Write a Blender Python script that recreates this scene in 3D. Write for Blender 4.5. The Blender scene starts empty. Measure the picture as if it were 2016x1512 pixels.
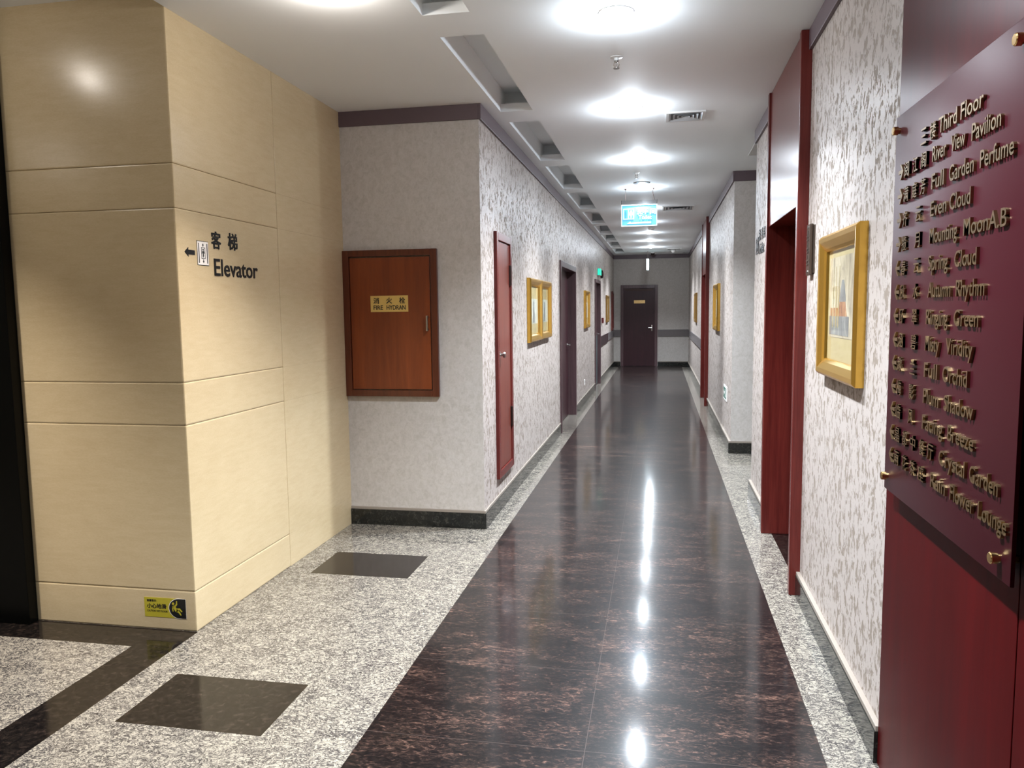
import bpy, bmesh, math, random
from mathutils import Vector, Matrix

random.seed(7)
SC = bpy.context.scene
COL = SC.collection

# ------------------------------------------------------------------ camera
cam_d = bpy.data.cameras.new('camera')
cam_d.sensor_width = 36.0
cam_d.lens = 1521.23 / 2016.0 * 36.0
cam_d.clip_start = 0.02
cam_d.clip_end = 100
cam = bpy.data.objects.new('camera', cam_d)
COL.objects.link(cam)
RX = Vector((0.98226677, 0.18710146, -0.01204316))
UP = Vector((-0.00626007, 0.09692748, 0.99527176))
FW = Vector((-0.18738411, 0.97754698, -0.09637991))
cam.matrix_world = Matrix(((RX.x, UP.x, -FW.x, 0), (RX.y, UP.y, -FW.y, 0), (RX.z, UP.z, -FW.z, 1.55), (0, 0, 0, 1)))
SC.camera = cam

# ------------------------------------------------------------------ world, exposure
w = bpy.data.worlds.new('world')
SC.world = w
w.use_nodes = True
w.node_tree.nodes['Background'].inputs[0].default_value = (0.9, 0.88, 0.86, 1)
w.node_tree.nodes['Background'].inputs[1].default_value = 0.02
SC.view_settings.view_transform = 'Standard'
SC.view_settings.look = 'None'
SC.view_settings.exposure = 3.48
SC.view_settings.gamma = 1.0
SC.view_settings.use_curve_mapping = False
try:
    SC.cycles.max_bounces = 10
    SC.cycles.diffuse_bounces = 6
    SC.cycles.glossy_bounces = 5
    SC.cycles.transparent_max_bounces = 12
    SC.cycles.sample_clamp_indirect = 6
    SC.cycles.caustics_reflective = False
    SC.cycles.caustics_refractive = False
except Exception:
    pass

# lamp table: x, y, z, watts, colour temperature kind
CZ = 2.93          # corridor ceiling
LZ = 2.995         # lobby ceiling
COOL = (0.87, 0.965, 1.06)
WARM = (1.0, 0.92, 0.84)
P_COR = 80.0        # beam of each corridor fitting
P_FILL = 1.3      # added point fill under each corridor fitting, brightens the ceiling
CORRIDOR_Y = [1.97, 3.80, 5.58, 7.49, 9.24, 11.08, 12.90, 14.75, 16.50, 18.27]
COR_P = [1, 1, 1, 1, .85, .65, .6, .6, .7, .95]
LOBBY = [(-3.31, 2.41), (-3.31, 0.40), (-5.3, 2.41), (-5.3, 0.40)]
P_LOB = 46.0
ALCOVE_FILL = [(-1.40, 3.22), (-1.60, 1.10)]  # unseen lamps added to brighten the pillar side and the alcove
P_ALC_FILL = 30.0

# ------------------------------------------------------------------ helpers
def lin(r, g, b):
    def f(v):
        v /= 255.0
        return v / 12.92 if v <= 0.04045 else ((v + 0.055) / 1.055) ** 2.4
    return (f(r), f(g), f(b), 1.0)

class NT:
    """small node-tree helper"""
    def __init__(s, name):
        s.m = bpy.data.materials.new(name)
        s.m.use_nodes = True
        s.t = s.m.node_tree
        s.b = s.t.nodes['Principled BSDF']
    def n(s, typ, **kw):
        nd = s.t.nodes.new(typ)
        for k, v in kw.items():
            setattr(nd, k, v)
        return nd
    def l(s, a, b):
        s.t.links.new(a, b)
    def coords(s, scale=(1, 1, 1), kind='Object'):
        tc = s.n('ShaderNodeTexCoord')
        mp = s.n('ShaderNodeMapping')
        mp.inputs['Scale'].default_value = scale
        s.l(tc.outputs[kind], mp.inputs[0])
        return mp.outputs[0]
    def noise(s, vec, scale, detail=3, rough=0.5, dist=0.0):
        nd = s.n('ShaderNodeTexNoise')
        s.l(vec, nd.inputs['Vector'])
        nd.inputs['Scale'].default_value = scale
        nd.inputs['Detail'].default_value = detail
        nd.inputs['Roughness'].default_value = rough
        nd.inputs['Distortion'].default_value = dist
        return nd.outputs[0]
    def ramp(s, fac, stops, interp='LINEAR'):
        r = s.n('ShaderNodeValToRGB')
        r.color_ramp.interpolation = interp
        els = r.color_ramp.elements
        while len(els) < len(stops):
            els.new(0.5)
        for e, (p, c) in zip(els, stops):
            e.position = p
            e.color = c if len(c) == 4 else (c[0], c[1], c[2], 1)
        s.l(fac, r.inputs[0])
        return r.outputs[0]
    def mix(s, fac, a, b, mode='MIX'):
        m = s.n('ShaderNodeMix', data_type='RGBA', blend_type=mode)
        for sock, v in ((0, fac), (6, a), (7, b)):
            if hasattr(v, 'is_output'):
                s.l(v, m.inputs[sock])
            else:
                m.inputs[sock].default_value = v
        return m.outputs[2]
    def math(s, op, a, b=None, c=None):
        m = s.n('ShaderNodeMath', operation=op)
        for i, v in enumerate((a, b, c)):
            if v is None:
                continue
            if hasattr(v, 'is_output'):
                s.l(v, m.inputs[i])
            else:
                m.inputs[i].default_value = v
        return m.outputs[0]
    def set(s, **kw):
        for k, v in kw.items():
            k = k.replace('_', ' ')
            if hasattr(v, 'is_output'):
                s.l(v, s.b.inputs[k])
            else:
                s.b.inputs[k].default_value = v
        return s
    def bump(s, h, strength=0.2, dist=0.002):
        bp = s.n('ShaderNodeBump')
        bp.inputs['Strength'].default_value = strength
        bp.inputs['Distance'].default_value = dist
        s.l(h, bp.inputs['Height'])
        s.l(bp.outputs[0], s.b.inputs['Normal'])

def plain(name, col, rough=0.5, metal=0.0, var=0.06, vs=14.0, **kw):
    """solid colour with slight procedural mottling"""
    t = NT(name)
    v = t.noise(t.coords(), vs, 3)
    dk = tuple(c * (1 - var) for c in col[:3]) + (1,)
    lt = tuple(min(1, c * (1 + var)) for c in col[:3]) + (1,)
    t.set(Base_Color=t.mix(v, dk, lt), Roughness=rough, Metallic=metal, **kw)
    return t.m

def emit(name, col, strength):
    t = NT(name)
    t.set(Base_Color=(col[0] * 0.06, col[1] * 0.06, col[2] * 0.06, 1), Emission_Color=(col[0], col[1], col[2], 1), Emission_Strength=strength, Roughness=0.5, Specular_IOR_Level=0.05)
    return t.m

def wood(name, dark, light, rough=0.3, coat=0.4, scale=(22, 22, 1.1), spec=0.35):
    t = NT(name)
    vec = t.coords(scale)
    a = t.noise(vec, 1.3, 5, 0.6, 0.6)
    b = t.noise(vec, 6.0, 3, 0.6, 0.2)
    f = t.math('ADD', t.math('MULTIPLY', a, 0.75), t.math('MULTIPLY', b, 0.25))
    c = t.ramp(f, [(0.28, dark), (0.72, light)])
    t.set(Base_Color=c, Roughness=rough, Coat_Weight=coat, Coat_Roughness=0.12, Specular_IOR_Level=spec)
    t.bump(f, 0.05, 0.001)
    return t.m

# ------------------------------------------------------------------ materials
def make_wallpaper(name, base0, base1, fl0, fl1, lo, hi, zs, rough):
    t = NT(name)
    big = t.noise(t.coords((1, 1, zs)), 27, 4, 0.6, 0.8)
    fine = t.noise(t.coords((1, 1, zs)), 85, 3, 0.6, 0.5)
    f = t.math('ADD', t.math('MULTIPLY', big, 0.70), t.math('MULTIPLY', fine, 0.30))
    mask = t.ramp(f, [(lo, (0, 0, 0)), (hi, (1, 1, 1))])
    soft = t.noise(t.coords(), 5, 3)
    t.set(Base_Color=t.mix(mask, t.mix(fine, fl0, fl1), t.mix(soft, base0, base1)))
    t.set(Roughness=t.ramp(mask, [(0.0, (rough + .25,) * 3), (1.0, (rough,) * 3)]), Specular_IOR_Level=0.18)
    t.bump(f, 0.14, 0.003)
    return t.m

def position_xyz(t):
    tc = t.n('ShaderNodeTexCoord')
    sp = t.n('ShaderNodeSeparateXYZ')
    t.l(tc.outputs['Object'], sp.inputs[0])
    return sp.outputs

def line_mask(t, v, at, half):
    return t.math('LESS_THAN', t.math('ABSOLUTE', t.math('SUBTRACT', v, at)), half)

def make_dark_granite():
    t = NT('polished brown black granite')
    v = t.coords((0.65, 1.45, 1))
    a = t.noise(v, 52, 6, 0.74, 1.0)
    b = t.noise(t.coords((0.45, 1.3, 1)), 7, 4, 0.6, 0.6)
    xyz = position_xyz(t)
    # a slightly different cut of stone in each 0.81 x 0.61 slab
    tx = t.math('FLOOR', t.math('DIVIDE', t.math('ADD', xyz[0], 0.25), 0.815))
    ty = t.math('FLOOR', t.math('DIVIDE', t.math('SUBTRACT', xyz[1], 3.185), 0.608))
    wn = t.n('ShaderNodeTexWhiteNoise', noise_dimensions='2D')
    cb = t.n('ShaderNodeCombineXYZ')
    t.l(tx, cb.inputs[0]); t.l(ty, cb.inputs[1]); t.l(cb.outputs[0], wn.inputs[0])
    f = t.math('ADD', t.math('MULTIPLY', a, 0.7), t.math('MULTIPLY', b, 0.3))
    f = t.math('ADD', f, t.math('MULTIPLY', t.math('SUBTRACT', wn.outputs[0], 0.5), 0.03))
    c = t.ramp(f, [(0.42, lin(7, 5, 6)), (0.50, lin(16, 12, 12)), (0.56, lin(44, 32, 28)), (0.66, lin(100, 75, 64))])
    fy = t.math('FRACT', t.math('DIVIDE', t.math('ADD', xyz[1], 100 * 0.608 - 3.185), 0.608))
    jy = t.math('LESS_THAN', fy, 0.004)
    jx = line_mask(t, xyz[0], -0.25, 0.0012)
    c = t.mix(t.math('MAXIMUM', jx, jy), c, lin(62, 52, 48))
    t.set(Base_Color=c, Roughness=0.34, Specular_IOR_Level=0.15, Coat_Weight=0.7, Coat_Roughness=0.11, Coat_IOR=1.5)
    return t.m

def make_light_granite():
    t = NT('polished pale veined granite')
    a = t.noise(t.coords((0.8, 1.25, 1)), 40, 4, 0.6, 1.3)
    a2 = t.noise(t.coords((0.9, 1.2, 1)), 75, 3, 0.6, 0.8)
    b = t.noise(t.coords(), 12, 3, 0.5, 0.8)
    cl = t.noise(t.coords(), 2.2, 2)
    v1 = t.math('MULTIPLY', t.math('ABSOLUTE', t.math('SUBTRACT', a, 0.5)), 6.0)      # winding dark veins
    v2 = t.math('ADD', t.math('MULTIPLY', t.math('ABSOLUTE', t.math('SUBTRACT', a2, 0.47)), 7.0), 0.12)
    f = t.math('ADD', t.math('MINIMUM', v1, v2), t.math('MULTIPLY', t.math('SUBTRACT', b, 0.5), 0.35))
    f = t.math('ADD', f, t.math('MULTIPLY', t.math('SUBTRACT', cl, 0.5), 0.08))
    c = t.ramp(f, [(0.0, lin(44, 41, 41)), (0.12, lin(70, 66, 64)), (0.26, lin(110, 104, 96)), (0.48, lin(146, 139, 126))])
    xyz = position_xyz(t)
    jm = line_mask(t, xyz[0], -1.738, 0.0013)
    jm = t.math('MAXIMUM', jm, line_mask(t, xyz[0], -1.235, 0.0013))
    jm = t.math('MAXIMUM', jm, line_mask(t, xyz[0], 0.80, 0.0013))
    fy = t.math('FRACT', t.math('DIVIDE', t.math('ADD', xyz[1], 20 * 1.69 - 2.67), 1.69))
    jm = t.math('MAXIMUM', jm, t.math('LESS_THAN', fy, 0.0014))
    c = t.mix(jm, c, lin(88, 82, 78))
    t.set(Base_Color=c, Roughness=0.12, Specular_IOR_Level=0.5)
    return t.m

def make_band_granite(name, dk, md, lt):
    t = NT(name)
    a = t.noise(t.coords(), 40, 5, 0.65, 0.8)
    c = t.ramp(a, [(0.38, dk), (0.55, md), (0.72, lt)])
    t.set(Base_Color=c, Roughness=0.1, Specular_IOR_Level=0.5)
    return t.m

def make_stone():
    t = NT('honed beige limestone')
    a = t.noise(t.coords((0.6, 0.6, 3.0)), 16, 4, 0.6, 0.3)
    b = t.noise(t.coords(), 1.6, 3)
    d = t.noise(t.coords((1, 1, 2.5)), 90, 2)
    f = t.math('ADD', t.math('MULTIPLY', a, 0.35), t.math('ADD', t.math('MULTIPLY', b, 0.4), t.math('MULTIPLY', d, 0.25)))
    c = t.ramp(f, [(0.3, lin(188, 168, 132)), (0.7, lin(206, 188, 153))])
    t.set(Base_Color=c, Roughness=0.22, Specular_IOR_Level=0.4)
    return t.m

M = {}
M['paper'] = make_wallpaper('pearl flake wallpaper', lin(170, 160, 154), lin(180, 169, 163), lin(128, 116, 105), lin(145, 133, 122), 0.445, 0.49, 0.62, 0.36)
M['softpaper'] = make_wallpaper('mottled wallpaper', lin(186, 180, 175), lin(194, 188, 183), lin(170, 163, 156), lin(182, 175, 168), 0.36, 0.62, 0.8, 0.42)
M['dark'] = make_dark_granite()
M['light'] = make_light_granite()
M['band'] = make_band_granite('black brown border granite', lin(12, 10, 10), lin(24, 20, 18), lin(50, 40, 35))
M['skirt'] = make_band_granite('black skirting granite', lin(16, 18, 17), lin(30, 31, 29), lin(66, 64, 58))
M['ledge'] = plain('stone grey skirting cap', lin(138, 128, 118), 0.4)
M['stone'] = make_stone()
M['ceil'] = plain('white ceiling paint', lin(236, 240, 242), 0.7, var=0.012, vs=3)
M['trim'] = plain('dark plum painted trim', lin(88, 72, 77), 0.45, var=0.05)
M['redwood'] = wood('red mahogany door wood', lin(92, 26, 18), lin(138, 52, 34), 0.32, 0.45)
M['jamb'] = wood('dark mahogany frame wood', lin(72, 24, 22), lin(110, 46, 40), 0.26, 0.08, (22, 22, 1.1), 0.22)
M['cabwood'] = wood('orange brown cabinet veneer', lin(96, 40, 15), lin(132, 62, 26), 0.38, 0.25, (9, 9, 0.9))
M['cabframe'] = wood('brown cabinet frame wood', lin(70, 30, 16), lin(98, 48, 28), 0.35, 0.3)
M['shaft'] = wood('reddish service door veneer', lin(88, 38, 30), lin(120, 58, 46), 0.36, 0.3)
M['darkleaf'] = wood('near black plum door veneer', lin(42, 22, 27), lin(62, 33, 38), 0.4, 0.1)
M['plumframe'] = wood('plum brown door frame wood', lin(70, 50, 54), lin(102, 78, 80), 0.35, 0.4)
M['panel'] = wood('lacquered oxblood panel wood', lin(50, 5, 7), lin(72, 9, 11), 0.30, 0.0, (6, 6, 0.6), 0.05)
M['board'] = plain('satin burgundy sign board', lin(54, 15, 22), 0.36, var=0.03, Specular_IOR_Level=0.12)
M['brass'] = plain('aged brass lettering', lin(150, 126, 92), 0.36, 1.0, var=0.2, vs=60)
M['brassbright'] = plain('polished brass', lin(225, 190, 130), 0.18, 1.0)
M['gold'] = plain('satin gold picture moulding', lin(222, 176, 82), 0.26, 0.92, var=0.04, vs=9)
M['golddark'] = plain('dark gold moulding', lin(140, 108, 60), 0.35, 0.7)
M['mat'] = plain('champagne picture mount', lin(190, 172, 128), 0.6)
M['black'] = plain('black vinyl', lin(14, 16, 18), 0.35)
M['white'] = plain('white vinyl', lin(238, 234, 230), 0.4)
M['plate'] = plain('brushed brass plate', lin(216, 184, 108), 0.4, 0.35)
M['steel'] = plain('brushed steel', lin(170, 165, 160), 0.3, 1.0)
M['kick'] = plain('grey steel kick plate', lin(92, 102, 104), 0.35, 0.6)
M['yellow'] = plain('yellow sticker vinyl', lin(176, 164, 44), 0.45)
M['glow'] = emit('downlight diffuser', (0.95, 0.98, 1.0), 4)
M['warmglow'] = emit('warm downlight diffuser', (1.0, 0.9, 0.76), 3)
M['alum'] = plain('white enamelled aluminium', lin(205, 204, 202), 0.35)
M['vent'] = plain('silver grey vent blades', lin(178, 178, 178), 0.3, 0.4)
M['ventdark'] = plain('dark vent throat', lin(84, 84, 86), 0.7)
M['lampbox'] = emit('sky blue lit sign face', (0.18, 0.62, 0.95), 0.10)
M['lampedge'] = emit('bright sign edge', (0.80, 0.97, 1.0), 0.14)
M['lampink'] = emit('white lit sign lettering', (0.90, 0.98, 1.0), 0.14)
M['lampdark'] = plain('dark blue sign figure', lin(10, 66, 84), 0.4)
M['lamppink'] = plain('pink sign figure', lin(208, 130, 142), 0.4)
M['exit'] = emit('green exit sign face', (0.03, 0.75, 0.52), 0.12)
M['green'] = plain('green sign vinyl', lin(18, 96, 78), 0.4)
M['guard'] = plain('grey brown wall guard laminate', lin(104, 98, 98), 0.25, var=0.05)
M['guarddark'] = plain('dark brown wall guard laminate', lin(52, 38, 40), 0.3)
M['callred'] = plain('dark red plastic', lin(92, 30, 34), 0.4)
M['bronze'] = plain('dark bronze plaque metal', lin(98, 84, 74), 0.32, 0.7)
M['postblack'] = plain('gloss black post cladding', lin(5, 6, 6), 0.3, Specular_IOR_Level=0.12)
M['hinge'] = plain('dark bronze hinge', lin(60, 46, 42), 0.35, 0.8)

def make_glass(name, tint, rough=0.03):
    t = NT(name)
    tr = t.n('ShaderNodeBsdfTransparent')
    tr.inputs[0].default_value = tint
    gl = t.n('ShaderNodeBsdfGlossy')
    gl.inputs['Roughness'].default_value = rough
    fr = t.n('ShaderNodeFresnel')
    fr.inputs[0].default_value = 1.5
    mx = t.n('ShaderNodeMixShader')
    ge = t.n('ShaderNodeNewGeometry')
    t.l(t.math('MULTIPLY', fr.outputs[0], t.math('SUBTRACT', 1.0, ge.outputs['Backfacing'])), mx.inputs[0]); t.l(tr.outputs[0], mx.inputs[1]); t.l(gl.outputs[0], mx.inputs[2])
    t.l(mx.outputs[0], t.t.nodes['Material Output'].inputs[0])
    return t.m
M['glass'] = make_glass('picture glass', (0.97, 0.97, 0.95, 1))
M['tint'] = make_glass('dark tinted glass', (0.04, 0.045, 0.045, 1))
M['acrylic'] = make_glass('clear acrylic', (0.86, 0.88, 0.90, 1))

def make_art(name, stops, sc):
    t = NT(name)
    a = t.noise(t.coords((1, 1, 0.35)), sc, 5, 0.65, 1.2)
    t.set(Base_Color=t.ramp(a, stops), Roughness=0.55)
    return t.m
M['art_wash'] = make_art('ink wash on silk', [(0.3, lin(120, 108, 96)), (0.5, lin(196, 182, 158)), (0.7, lin(214, 204, 184))], 16)
M['art_pale'] = make_art('pale wash sheet', [(0.35, lin(150, 160, 150)), (0.5, lin(206, 208, 200)), (0.7, lin(222, 222, 214))], 9)
M['art_blue'] = make_art('grey blue wash', [(0.35, lin(96, 98, 104)), (0.6, lin(150, 150, 150)), (0.75, lin(190, 184, 170))], 22)
M['art_red'] = make_art('russet wash', [(0.35, lin(128, 74, 46)), (0.6, lin(186, 134, 92)), (0.75, lin(205, 176, 130))], 18)

M['panel'].node_tree.nodes['Principled BSDF'].inputs['Specular Tint'].default_value = (1.0, 0.42, 0.40, 1)   # lacquer with a red cast

# ------------------------------------------------------------------ mesh builder
class MB:
    def __init__(s):
        s.v = []; s.f = []; s.mi = []; s.cur = 0
    def m(s, i):
        s.cur = i
        return s
    def add(s, vs, fs):
        o = len(s.v)
        s.v += [tuple(p) for p in vs]
        for f in fs:
            s.f.append(tuple(o + i for i in f)); s.mi.append(s.cur)
        return s
    def box(s, x0, x1, y0, y1, z0, z1):
        vs = [(x, y, z) for z in (z0, z1) for y in (y0, y1) for x in (x0, x1)]
        return s.add(vs, [(0, 2, 3, 1), (4, 5, 7, 6), (0, 1, 5, 4), (2, 6, 7, 3), (0, 4, 6, 2), (1, 3, 7, 5)])
    def bev(s, x0, x1, y0, y1, z0, z1, b):
        bm = bmesh.new()
        bmesh.ops.create_cube(bm, size=1)
        for v in bm.verts:
            v.co = Vector((x0 + (v.co.x + .5) * (x1 - x0), y0 + (v.co.y + .5) * (y1 - y0), z0 + (v.co.z + .5) * (z1 - z0)))
        bmesh.ops.bevel(bm, geom=bm.edges[:], offset=b, segments=2, affect='EDGES', profile=0.6)
        return s.frombm(bm)
    def frombm(s, bm):
        bm.verts.index_update()
        s.add([v.co[:] for v in bm.verts], [[v.index for v in f.verts] for f in bm.faces])
        bm.free()
        return s
    def quad(s, a, b, c, d):
        return s.add([a, b, c, d], [(0, 1, 2, 3)])
    def lathe(s, c, prof, axis='z', seg=28):
        """profile [(radius, height)] spun about an axis through c"""
        vs = []; fs = []
        n = len(prof)
        for k in range(seg):
            a = 2 * math.pi * k / seg
            for r, h in prof:
                p = (r * math.cos(a), r * math.sin(a), h)
                if axis == 'x': p = (p[2], p[0], p[1])
                if axis == 'y': p = (p[0], p[2], p[1])
                vs.append((c[0] + p[0], c[1] + p[1], c[2] + p[2]))
        for k in range(seg):
            k2 = (k + 1) % seg
            for i in range(n - 1):
                fs.append((k * n + i, k2 * n + i, k2 * n + i + 1, k * n + i + 1))
        return s.add(vs, fs)
    def tube(s, pts, r, seg=8):
        pts = [Vector(p) for p in pts]
        vs = []; fs = []
        for i, p in enumerate(pts):
            d = (pts[min(i + 1, len(pts) - 1)] - pts[max(i - 1, 0)]).normalized()
            a = d.orthogonal().normalized(); b = d.cross(a)
            for k in range(seg):
                t = 2 * math.pi * k / seg
                vs.append(p + r * (math.cos(t) * a + math.sin(t) * b))
        for i in range(len(pts) - 1):
            for k in range(seg):
                k2 = (k + 1) % seg
                fs.append((i * seg + k, i * seg + k2, (i + 1) * seg + k2, (i + 1) * seg + k))
        fs.append(tuple(range(seg - 1, -1, -1))); fs.append(tuple((len(pts) - 1) * seg + k for k in range(seg)))
        return s.add(vs, fs)
    def prism(s, poly, fr, d0, d1):
        """extrude a 2-D outline lying in a wall frame (see frame())"""
        n = len(poly)
        vs = [fr(u, v, d0) for u, v in poly] + [fr(u, v, d1) for u, v in poly]
        fs = [tuple(range(n)), tuple(range(2 * n - 1, n - 1, -1))]
        fs += [(i, i + n, (i + 1) % n + n, (i + 1) % n) for i in range(n)]
        return s.add(vs, fs)
    def rect(s, fr, u0, u1, v0, v1, d0, d1):
        return s.prism([(u0, v0), (u1, v0), (u1, v1), (u0, v1)], fr, d0, d1)
    def build(s, name, mats, parent=None, smooth=False, clean=True):
        me = bpy.data.meshes.new(name)
        off = Vector((0, 0, 0))
        p = parent
        while p is not None:
            off += p.location
            p = p.parent
        me.from_pydata([Vector(v) - off for v in s.v], [], s.f)
        if not isinstance(mats, (list, tuple)):
            mats = [mats]
        for m in mats:
            me.materials.append(m)
        me.polygons.foreach_set('material_index', s.mi)
        bm = bmesh.new(); bm.from_mesh(me)
        bmesh.ops.recalc_face_normals(bm, faces=bm.faces[:])
        bm.to_mesh(me); bm.free()
        if smooth:
            me.polygons.foreach_set('use_smooth', [True] * len(me.polygons))
            try:
                me.set_sharp_from_angle(angle=math.radians(40))
            except Exception:
                pass
        me.update()
        o = bpy.data.objects.new(name, me)
        COL.objects.link(o)
        if parent is not None:
            o.parent = parent
        return o

def empty(name, loc, label=None, cat=None, group=None, kind=None):
    o = bpy.data.objects.new(name, None)
    o.empty_display_size = 0.1
    COL.objects.link(o)
    o.location = loc
    tag(o, label, cat, group, kind)
    return o

def tag(o, label=None, cat=None, group=None, kind=None):
    if label: o['label'] = label
    if cat: o['category'] = cat
    if group: o['group'] = group
    if kind: o['kind'] = kind
    return o

def struct(o):
    o['kind'] = 'structure'
    return o

def frame(origin, right, up, out):
    """wall coordinates: u along the wall to the viewer's right, v up, d out of the wall"""
    O, Rr, U, D = (Vector(q) for q in (origin, right, up, out))
    return lambda u, v, d: O + Rr * u + U * v + D * d
def fr_right(x, y, z): return frame((x, y, z), (0, -1, 0), (0, 0, 1), (-1, 0, 0))
def fr_left(x, y, z): return frame((x, y, z), (0, 1, 0), (0, 0, 1), (1, 0, 0))
def fr_face(x, y, z): return frame((x, y, z), (1, 0, 0), (0, 0, 1), (0, -1, 0))

_fc = bpy.data.curves.new('lettering_source', 'FONT')
_fo = bpy.data.objects.new('lettering_source', _fc)
COL.objects.link(_fo)
def glyphs(body, bold=0.0, depth=0.0, res=3):
    _fc.body = body; _fc.size = 1.0; _fc.offset = bold; _fc.extrude = depth; _fc.resolution_u = res
    _fc.update_tag()
    dg = bpy.context.evaluated_depsgraph_get(); dg.update()
    ev = _fo.evaluated_get(dg)
    me = bpy.data.meshes.new_from_object(ev, depsgraph=dg)
    vs = [v.co.copy() for v in me.vertices]; fs = [tuple(p.vertices) for p in me.polygons]
    bpy.data.meshes.remove(me)
    return vs, fs
CAP = None
def text(mb, body, fr, u0, v0, cap, width=None, d0=0.0, d1=0.001, bold=0.0, cjk=False):
    """lettering with its lower left corner at (u0, v0); cap = letter height; width squeezes it to fit"""
    global CAP
    if CAP is None:
        vs, _ = glyphs('E'); CAP = max(v.y for v in vs) - min(v.y for v in vs)
    vs, fs = glyphs(body, 0.0 if cjk else bold, 0.5, 2 if cjk else 3)
    if not vs: return
    if cjk and bold:                      # heavier strokes: the character laid over itself a little to each side
        n0 = len(vs); ov = list(vs); of = list(fs); vs = []; fs = []
        for i, (dx, dy) in enumerate(((-1, -1), (1, -1), (1, 1), (-1, 1))):
            vs += [Vector((v.x + dx * bold * 1.3, v.y + dy * bold * 1.0, v.z + (0.03 * i if v.z > 0 else 0.0))) for v in ov]
            fs += [tuple(q + i * n0 for q in f) for f in of]
    x0 = min(v.x for v in vs); x1 = max(v.x for v in vs)
    if cjk:
        y0 = min(v.y for v in vs); y1 = max(v.y for v in vs)
        sy = cap / (y1 - y0)
    else:
        y0 = 0.0; sy = cap / CAP
    sx = sy if width is None else width / (x1 - x0)
    mb.add([fr(u0 + (v.x - x0) * sx, v0 + (v.y - y0) * sy, d0 + (v.z + 0.5) * (d1 - d0)) for v in vs], fs)

# ================================================================== SETTING
XL, XR = -1.21, 0.745           # corridor wall faces
YC = 3.285                      # lobby stone pillar face
XC = -2.21                      # pillar side face
YA = 5.23                       # alcove wall with the hydrant cabinet
YS0, YS1 = 6.51, 8.385          # side passage on the right
YE = 20.8                       # end wall

# ---- floor: slabs laid edge to edge, one mesh
fl = MB()
def slab(x0, x1, y0, y1, mi):
    fl.m(mi).quad((x0, y0, 0), (x1, y0, 0), (x1, y1, 0), (x0, y1, 0))
def slab_grid(xs, ys, pick):
    for i in range(len(xs) - 1):
        for j in range(len(ys) - 1):
            slab(xs[i], xs[i + 1], ys[j], ys[j + 1], pick(0.5 * (xs[i] + xs[i + 1]), 0.5 * (ys[j] + ys[j + 1])))
DL, DR = -1.06, 0.565           # dark runner edges
SQX = (-2.037, -1.43)
SQY = [(0.78, 1.18), (2.476, 2.872), (4.165, 4.575)]
xs = [-7.0, -2.42, -2.205, SQX[0], SQX[1], DL, DR, 0.76, 3.2]
ys = sorted([-3.0, 3.086, 3.285, 5.25, 6.40, 8.45, 20.45, 21.0] + [q for p in SQY for q in p])
def pick(x, y):
    if SQX[0] < x < SQX[1] and any(a < y < b for a, b in SQY): return 2
    if x < -2.42: return 2 if 3.086 < y < 3.285 else 1
    if x < -2.205: return 2 if y < 3.285 else 1
    if DL < x < DR: return 0
    if y > 20.45 and -1.3 < x < 0.8: return 0
    if 0.76 < x: return 1 if y > 6.3 else 2
    return 1
slab_grid(xs, ys, pick)
struct(fl.build('floor', [M['dark'], M['light'], M['band']]))

# ---- ceiling with the row of slot coffers
COFY = [(2.10, 3.645), (3.945, 5.48), (5.79, 7.335), (7.63, 9.11), (9.42, 10.98), (11.32, 12.95), (13.25, 14.71), (14.93, 16.30), (16.52, 18.10), (18.44, 20.0)]
CX = (-1.107, -0.879)
ce = MB()
def ceil_quad(x0, x1, y0, y1, z=CZ):
    ce.quad((x0, y0, z), (x1, y0, z), (x1, y1, z), (x0, y1, z))
ceil_quad(XC, CX[0], -3, 21); ceil_quad(CX[1], 3.2, -3, 21)
prev = -3.0
for a, b in COFY:
    ceil_quad(CX[0], CX[1], prev, a); prev = b
    lip = CZ + 0.055; top = CZ + 0.17; ex = 0.16
    x0, x1 = CX
    # lip walls
    ce.quad((x0, a, CZ), (x0, b, CZ), (x0, b, lip), (x0, a, lip)); ce.quad((x1, a, CZ), (x1, b, CZ), (x1, b, lip), (x1, a, lip))
    ce.quad((x0, a, CZ), (x1, a, CZ), (x1, a, lip), (x0, a, lip)); ce.quad((x0, b, CZ), (x1, b, CZ), (x1, b, lip), (x0, b, lip))
    # upper chamber, longer than the slot at its far end
    ce.quad((x0, b, lip), (x1, b, lip), (x1, b + ex, lip), (x0, b + ex, lip))
    ce.quad((x0, a, lip), (x0, b + ex, lip), (x0, b + ex, top), (x0, a, top)); ce.quad((x1, a, lip), (x1, b + ex, lip), (x1, b + ex, top), (x1, a, top))
    ce.quad((x0, a, lip), (x1, a, lip), (x1, a, top), (x0, a, top)); ce.quad((x0, b + ex, lip), (x1, b + ex, lip), (x1, b + ex, top), (x0, b + ex, top))
    ce.quad((x0, a, top), (x1, a, top), (x1, b + ex, top), (x0, b + ex, top))
ceil_quad(CX[0], CX[1], prev, 21)
# lobby ceiling, a little higher
ce.quad((-7, -3, LZ), (XC, -3, LZ), (XC, YC + 0.1, LZ), (-7, YC + 0.1, LZ))
ce.quad((XC, -3, CZ), (XC, YC + 0.1, CZ), (XC, YC + 0.1, LZ), (XC, -3, LZ))
struct(ce.build('ceiling', M['ceil']))

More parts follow.
